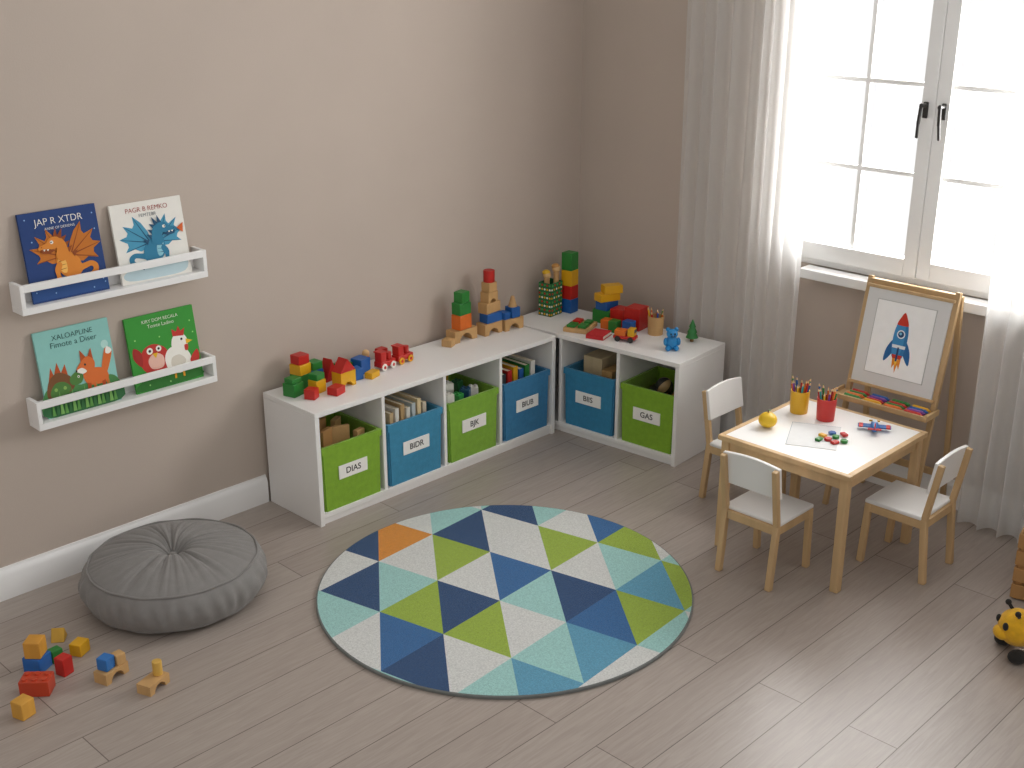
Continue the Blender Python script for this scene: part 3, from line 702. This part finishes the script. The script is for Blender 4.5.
wallbook(-2.465,.6635,.293,.293,'#379634','green hardcover picture book with a red and white hen',
    [(S([(-.48,.02),(-.3,.18),(0,.14),(.3,.20),(.48,.03)],4),paper('#2a7228')),
     (S([(-.30,.24),(-.38,.40),(-.30,.56),(-.14,.60),(.02,.50),(.04,.32),(-.12,.18)],5),paper('#bd2f26')),(S([(-.36,.34),(-.46,.46),(-.44,.60),(-.34,.52)],4),paper('#a1251f')),
     (S([(-.22,.28),(-.26,.40),(-.16,.48),(-.04,.42),(-.06,.28)],5),paper('#e7b9a8')),
     (S([(.02,.20),(-.02,.38),(.08,.50),(.28,.46),(.36,.28),(.20,.14)],5),WHT),(S([(.06,.24),(.08,.36),(.20,.38),(.28,.28),(.16,.20)],4),paper('#d9d2c4')),
     (S([(.12,.44),(.12,.60),(.22,.67),(.33,.60),(.32,.46)],5),WHT),([(.14,.64),(.14,.74),(.20,.69),(.24,.76),(.27,.69),(.33,.72),(.30,.62)],paper('#c5332a')),([(.32,.57),(.42,.53),(.32,.50)],paper('#e8b51c')),(S([(.29,.49),(.34,.49),(.33,.42),(.29,.42)],4),paper('#c5332a')),(circ(.26,.58,.018,8),INK),
     (S([(.34,.28),(.46,.40),(.48,.28),(.40,.20)],5),paper('#c5332a')),(circ(-.22,.52,.045),WHT),(circ(-.22,.52,.02,8),INK),(circ(-.09,.53,.04),WHT),(circ(-.09,.53,.018,8),INK),([(-.19,.48),(-.15,.41),(-.11,.48)],paper('#e8b51c')),
     ([(.08,.16),(.07,.08),(.10,.08),(.11,.16)],paper('#e8a01c')),([(.2,.16),(.2,.08),(.23,.08),(.23,.16)],paper('#e8a01c'))]+stars([(-.40,.70),(.42,.80),(-.05,.68),(-.44,.2),(.44,.64),(0,.06),(-.3,.08)],paper('#9fd67c')),
    [('KIRY DOM RECALA',.91,.018,WHT),('Tomte Ladino',.84,.020,WHT)])
# ------------------------------------------------------------------ table
TX0,TX1,TY0,TY1,TZ=-1.02,-.42,-2.205,-1.63,.485
TW='#c7a67a'
def table():
    cx,cy=(TX0+TX1)/2,(TY0+TY1)/2; w=TX1-TX0; d=TY1-TY0; W=wood(TW)
    e=empty('play_table',(cx,cy,0)); tag(e,"low square children's table with white top and light wood frame",'table')
    m=MB(); m.box((0,0,TZ-.006),(w-.044,d-.044,.011),base_mat('white_table_top','#efedea',.3,.01,5),.001); m.done('tabletop',e)
    m=MB(); f=.024
    for s in(-1,1): m.box((s*(w/2-f/2),0,TZ-.0105),(f,d,.021),W,.003); m.box((0,s*(d/2-f/2),TZ-.0105),(w-2*f,f,.021),W,.003)
    m.done('edge_frame',e)
    for s in(-1,1):
        m=MB(); m.box((s*(w/2-.03),0,TZ-.045),(.016,d-.09,.048),W,.002); m.done('apron',e)
        m=MB(); m.box((0,s*(d/2-.03),TZ-.045),(w-.09,.016,.048),W,.002); m.done('apron',e)
    for sx in(-1,1):
        for sy in(-1,1):
            m=MB(); m.beam((sx*(w/2-.026),sy*(d/2-.026),0),(sx*(w/2-.028),sy*(d/2-.028),TZ-.021),.034,.034,W,.004); m.done('leg',e)
table()
def chair(loc,rz,label):
    W=wood(TW); e=empty('toddler_chair',loc,rz); tag(e,label,'chair','small chairs around the table')
    w=.25;d=.25;sz=.262
    for s in(-1,1):
        m=MB(); m.beam((d/2,s*(w/2-.012),0),(d/2-.012,s*(w/2-.012),sz-.006),.026,.024,W,.004); m.done('leg',e)
        m=MB(); m.beam((-d/2-.012,s*(w/2-.012),0),(-d/2+.012,s*(w/2-.012),sz),.026,.024,W,.004); m.beam((-d/2+.012,s*(w/2-.012),sz-.01),(-d/2-.028,s*(w/2-.012),.495),.024,.022,W,.004); m.done('leg',e)
    m=MB()
    for s in (-1,1): m.box((0,s*(w/2-.012),sz-.022),(d-.03,.018,.034),W,.002)
    m.box((d/2-.014,0,sz-.022),(.018,w-.05,.034),W,.002); m.box((-d/2+.012,0,sz-.022),(.018,w-.05,.034),W,.002); m.done('seat_frame',e)
    m=MB(); m.box((.008,0,sz+.003),(d-.012,w-.002,.017),WHITE,.006,None,3); m.done('seat',e)
    bw=w-.002; pts=[(-bw/2,0),(bw/2,0),(bw/2,.13)]
    for k in range(1,10):
        a=k/10; pts.append((bw/2-bw*a,.13+.012*math.sin(math.pi*a)))
    pts.append((-bw/2,.13))
    m=MB(); tl=math.atan2(.04,.25)
    m.prism(pts,.014,WHITE,Matrix.Translation((-d/2+.008,0,.372))@RY(-tl)@RZ(math.pi/2),.002); m.done('backrest',e)
    return e
c=chair((-1.03,-1.885,0),0,'small white and light wood chair at the play table')
dup(c,(-.565,-1.475,0),-math.pi/2)
dup(c,(-.60,-2.25,0),math.pi/2)
# ------------------------------------------------------------------ easel
def easel():
    W=wood('#c0a074'); e=empty('easel',(-.36,-1.95,0),.0); tag(e,'wooden standing easel showing a framed rocket drawing','easel')
    hw=.19; ap=(.205,.985); fr=lambda z: ap[0]*z/ap[1]
    for s in(-1,1):
        m=MB(); m.beam((0,s*hw,0),(ap[0],s*hw,ap[1]),.022,.022,W,.003); m.done('front_leg',e)
        m=MB(); m.beam((.315,s*hw,0),(ap[0]+.022,s*hw,ap[1]-.02),.02,.022,W,.003); m.done('back_leg',e)
    m=MB(); m.beam((fr(.965),-hw,.965),(fr(.965),hw,.965),.022,.026,W,.003,(0,0,1)); m.done('top_crossbar',e)
    for x,z in ((.30,.16),(.03,.20)):
        m=MB(); m.beam((x,-hw,z),(x,hw,z),.014,.03,W,.002,(0,0,1)); m.done('brace',e)
    ph=math.atan2(ap[0],ap[1])
    Mb=frame_matrix((fr(.75)-.016,0,.75),(0,-1,0),(math.sin(ph),0,math.cos(ph)))
    m=MB(); m.box((0,0,0),(2*hw-.02,.405,.010),base_mat('easel_board_grey','#dbdad8',.45,.01),.002); b=m.done('board',e); b.matrix_local=Mb; b['label']='pale grey drawing board'
    for s in (-1,1):
        m=MB(); m.box((0,s*.205,0),(2*hw-.0,.014,.018),W,.003); m.done('board_rail',b)
    m=MB(); m.box((0,.004,.0062),(.255,.305,.0025),paper('#f8f7f5'),.001)
    fm=paper('#bdbcb9')
    for s in(-1,1): m.box((s*.128,.004,.0062),(.003,.308,.003),fm,0); m.box((0,.004+s*.153,.0062),(.259,.003,.003),fm,0)
    p=m.done('drawing_paper',b)
    red,wh,bl,dk=paper('#c8341f'),paper('#e7ebee'),paper('#3f8cc2'),paper('#1c3f6d')
    k=.00225
    t=lambda P:[(x*k,y*k) for x,y in P]
    L=[(t(S([(-9,-18),(-24,-40),(-23,-16),(-11,4)],4)),paper('#23639c')),(t(S([(9,-18),(24,-40),(23,-16),(11,4)],4)),paper('#23639c')),
       (t([(-8,-30),(-6,-50),(-2,-42),(1,-58),(4,-42),(8,-50),(9,-30)]),paper('#e58a22')),(t([(-4,-30),(0,-46),(4,-30)]),paper('#f3c743')),
       (t(S([(0,50),(10,34),(14,10),(12,-18),(8,-30),(-8,-30),(-12,-18),(-14,10),(-10,34)],5)),bl),
       (t(S([(3,46),(10,34),(14,10),(12,-18),(8,-30),(3,-30),(7,-10),(8,14)],5)),paper('#2f77ad')),
       (t(S([(0,54),(6,45),(11,32),(6,30),(-6,30),(-11,32),(-6,45)],4)),red),
       (t([(-13,-6),(13,-6),(12.5,-12),(-12.5,-12)]),wh),(t([(-10,-24),(10,-24),(8,-31),(-8,-31)]),red),
       (t(circ(0,14,8)),wh),(t(circ(0,14,5.8)),dk),(t(circ(-1,15,2.6)),paper('#7cc0dd')),(t([(-1.6,-10),(1.6,-10),(2,-36),(-2,-36)]),dk)]
    art('rocket_drawing',L,p,.0078)
    m=MB(); zt=.50; x=fr(zt)-.055
    m.box((x,0,zt),(.11,2*hw+.05,.010),W,.002); m.box((x-.052,0,zt+.008),(.010,2*hw+.05,.02),W,.002)
    for s in(-1,1): m.box((x,s*(hw+.022),zt+.010),(.11,.010,.024),W,.002)
    m.done('tray',e)
    return e,x,zt
ez,trx,trz=easel()
def crayon(loc,rz,hexc,nm):
    m=MB(); c=plastic(hexc); m.cyl((0,0,0),.0095,.0095,.065,c,20,RX(math.pi/2),.001); m.cyl((0,-.065,0),.008,.003,.012,c,20,RX(math.pi/2))
    o=m.done('crayon',None,loc,(0,0,rz)); tag(o,nm+' crayon lying in the easel tray','crayon','crayons in the easel tray')
Mez=Matrix.Translation((-.36,-1.95,0))
cl=[(RED,'red'),(YEL,'yellow'),(GRN,'green'),(BLU,'blue'),(ORG,'orange'),('#7a3b8f','purple'),(GRN,'green'),(RED,'red')]
for row,xx in enumerate((trx+.030,trx+.006,trx-.018,trx-.038)):
    for k in range(4):
        h,n=cl[(k*3+row*2)%8]
        p=Mez@Vector((xx,.155-k*.09,trz+.0147)); crayon(p,.0+.04*((k+row)%3-1),h,n)
# ------------------------------------------------------------------ things on the table
PC=[RED,BLU,GRN,ORG,'#7a3b8f',YEL,'#2a8f8f',RED,BLU,GRN,ORG]
cup((-.59,-1.725,TZ),.039,.095,plastic('#d9a821'),'yellow pencil cup full of coloured pencils on the table',PC,.14,'pencils in the yellow cup')
cup((-.585,-1.845,TZ),.039,.092,plastic('#c4302a'),'red pencil cup full of coloured pencils on the table',PC[::-1],.135,'pencils in the red cup')
def apple(loc):
    e=empty('toy_fruit',loc); tag(e,'round yellow toy fruit with a short stem','toy fruit')
    m=MB(); m.sph((0,0,.031),(.037,.037,.031),plastic('#e5bb22')); m.done('fruit_body',e)
    m=MB(); m.cyl((0,0,.060),.003,.002,.012,wood('#6d4b28'),20); m.sph((.008,0,.068),(.009,.004,.002),plastic('#5f8f2c')); m.done('stem',e)
apple((-.82,-1.725,TZ))
def sheet(loc,rz,w,d,label):
    m=MB(); m.box((0,0,.0006),(w,d,.001),paper('#d9d9d8'),0)
    m.box((0,d*.5-.001,.0012),(w,.002,.0004),paper('#9aa3ab'),0); m.box((w*.5-.001,0,.0012),(.002,d,.0004),paper('#9aa3ab'),0)
    o=m.done('paper_sheet',None,loc,(0,0,rz)); tag(o,label,'paper')
sheet((-.77,-1.905,TZ),.45,.24,.19,'plain drawing sheet lying on the table')
GG='small shape pieces on the table'
for k,(x,y,c,n) in enumerate(((-.80,-1.945,GRN,'green'),(-.775,-1.97,RED,'red'),(-.755,-1.935,YEL,'yellow'),(-.735,-1.98,GRN,'green'),(-.785,-2.005,RED,'red'),(-.71,-1.95,BLU,'blue'),(-.69,-1.99,RED,'red'),(-.75,-2.025,GRN,'green'))):
    m=MB(); p_=plastic(c)
    if k%2: m.cyl((0,0,0),.015,.015,.011,p_,6,None,.0015)
    else: m.box((0,0,.0055),(.03,.021,.011),p_,.003)
    o=m.done('counting_piece',None,(x,y,TZ+.0014),(0,0,k*.7)); tag(o,'small '+n+' plastic shape piece on the table','toy piece',GG)
def plane(loc,rz):
    e=empty('toy_airplane',loc,rz); e.scale=(1.15,)*3; tag(e,'small blue and red toy airplane on the table','toy airplane')
    m=MB(); m.sph((0,0,.016),(.048,.014,.014),plastic('#2b6fb0')); m.sph((.012,0,.026),(.013,.009,.009),plastic('#dfe8ee')); m.done('fuselage',e)
    m=MB(); m.box((.004,0,.014),(.030,.11,.006),plastic('#2a64a6'),.003); 
    for s in (-1,1): m.box((.004,s*.045,.0145),(.031,.016,.0065),plastic('#c4302a'),.003)
    m.done('wing',e)
    m=MB(); m.box((-.04,0,.020),(.014,.045,.004),plastic('#c4302a'),.002); m.box((-.04,0,.03),(.014,.004,.022),plastic('#c4302a'),.002); m.done('tail',e)
    m=MB(); m.box((.049,0,.016),(.003,.036,.006),plastic(YEL),.001); m.sph((.049,0,.016),.005,plastic(ORG)); m.done('propeller',e)
plane((-.555,-2.045,TZ),.5)
# ------------------------------------------------------------------ floor toys
GF='toy blocks scattered on the floor'
brick((-3.385,-.66,0),(.095,.066,.055),'#bf4226','red toy brick lying on the floor',3,2,-.75,GF)
block((-3.325,-.535,0),(.066,.066,.055),'#2063ae','blue toy cube on the floor under a wooden one',.5,GF)
block((-3.325,-.535,.055),(.06,.055,.06),'#cf9438','wooden cube balanced on a blue cube',.75,GF,True)
block((-3.275,-.625,0),(.042,.042,.065),RED,'small red toy block on the floor',.3,GF)
block((-3.26,-.53,0),(.04,.035,.045),GRN,'small green toy block on the floor',.1,GF)
block((-3.18,-.545,0),(.055,.045,.045),YEL,'yellow toy cube on the floor beside the cushion',.5,GF)
roof((-3.19,-.41,0),.055,.045,.045,'#cfa036','yellow triangular block on the floor',.9,GF,True)
block((-3.475,-.755,0),(.052,.05,.06),'#d19a3e','golden wooden cube alone on the floor',.3,GF,True)
arch((-3.175,-.755,0),.10,.055,.04,WD,'natural wooden arch block on the floor',.3,GF)
block((-3.19,-.755,.04),(.042,.042,.044),'#2b6fb5','small blue cube on a wooden block',.4,GF)
block((-3.145,-.755,.04),(.035,.035,.038),WD,'small wooden block on an arch block',.1,GF,True)
arch((-3.11,-.91,0),.095,.055,.035,WD,'wooden arch block on the floor near the cushion',.35,GF)
cylb((-3.085,-.90,.035),.016,.05,'#d2a850','small wooden peg standing on an arch block',GF,True)
# ------------------------------------------------------------------ toy and crate at right
def crate():
    e=empty('wooden_crate',(-.405,-2.775,0),.2); tag(e,'slatted natural wood toy crate on the floor','crate')
    W=wood('#a97e4c'); w=.30;d=.26;h=.29
    for sx in(-1,1):
        for sy in(-1,1):
            m=MB(); m.box((sx*(w/2-.012),sy*(d/2-.012),h/2),(.022,.022,h),W,.002); m.done('corner_post',e)
    for s in(-1,1):
        m=MB()
        for k in range(4): m.box((0,s*(d/2+.005),.035+k*.068),(w,.01,.055),W,.002)
        m.done('slat_side',e)
        m=MB()
        for k in range(4): m.box((s*(w/2+.005),0,.035+k*.068),(.01,d+.02,.055),W,.002)
        m.done('slat_side',e)
    m=MB(); m.box((0,0,.012),(w,d,.01),W,.001); m.done('crate_floor',e)
crate()
def bee(loc,rz):
    e=empty('plush_bee',loc,rz); e.scale=(1.3,)*3; tag(e,'yellow and black plush bee toy lying on the floor','plush toy')
    Y=base_mat('yellow_plush','#dfa91d',.95,.1,60,.6,300,.15); K=base_mat('black_plush','#23201d',.95,.1,60,.6,300,.1)
    NT=36;NS=30; v=[];f=[];mi=[]
    for k in range(NS+1):
        a=math.pi*k/NS; x=-.10*math.cos(a); r=.072*math.sin(a)**.85*(1-.12*math.cos(a))
        for i in range(NT):
            t=2*math.pi*i/NT; v.append((x,r*math.cos(t),.072+r*math.sin(t)))
    for k in range(NS):
        for i in range(NT):
            j=(i+1)%NT; f.append((k*NT+i,k*NT+j,(k+1)*NT+j,(k+1)*NT+i)); mi.append(1 if k in (13,14,19,20,25,26) else 0)
    raw('body',v,f,[Y,K],mi,e)
    m=MB(); m.sph((-.12,0,.08),(.05,.052,.05),Y); m.sph((-.160,0,.066),(.022,.028,.018),Y)
    for s in(-1,1): m.sph((-.163,s*.022,.095),(.007,.009,.011),K)
    m.done('head',e)
    for s in(-1,1):
        m=MB(); m.beam((-.13,s*.02,.12),(-.14,s*.032,.136),.009,.009,K,.002); m.sph((-.14,s*.032,.137),.008,K); m.done('antenna',e)
        m=MB(); m.sph((.0,s*.07,.125),(.035,.05,.012),Y,RX(-s*.5)); m.done('wing',e)
        for x,c in ((-.13,K),(.05,Y)):
            m=MB(); m.sph((x,s*.045,.019),(.026,.020,.019),c); m.done('foot',e)
bee((-.832,-2.948,0),-.79)
# ------------------------------------------------------------------ lights
def area(name,loc,rot,sx,sy,P,col):
    l=bpy.data.lights.new(name,'AREA'); l.shape='RECTANGLE'; l.size=sx; l.size_y=sy; l.energy=P; l.color=col
    o=bpy.data.objects.new(name,l); COL.objects.link(o); o.location=loc; o.rotation_euler=rot; return o
area('window_daylight',(.9,-2.1,.95),(0,math.radians(90),0),3.7,6.0,1080,(1,.99,.975))
w=bpy.data.worlds.new('world'); scene.world=w; w.use_nodes=True
nt=w.node_tree; bg=nt.nodes['Background']
tc=nt.nodes.new('ShaderNodeTexCoord'); sx=nt.nodes.new('ShaderNodeSeparateXYZ'); nt.links.new(tc.outputs['Generated'],sx.inputs[0])
cr=nt.nodes.new('ShaderNodeValToRGB'); cr.color_ramp.elements[0].position=.0; cr.color_ramp.elements[0].color=(.50,.49,.48,1)
cr.color_ramp.elements[1].position=.7; cr.color_ramp.elements[1].color=(.9,.9,.9,1)
nt.links.new(sx.outputs['X'],cr.inputs[0]); nt.links.new(cr.outputs[0],bg.inputs['Color']); bg.inputs['Strength'].default_value=1.22
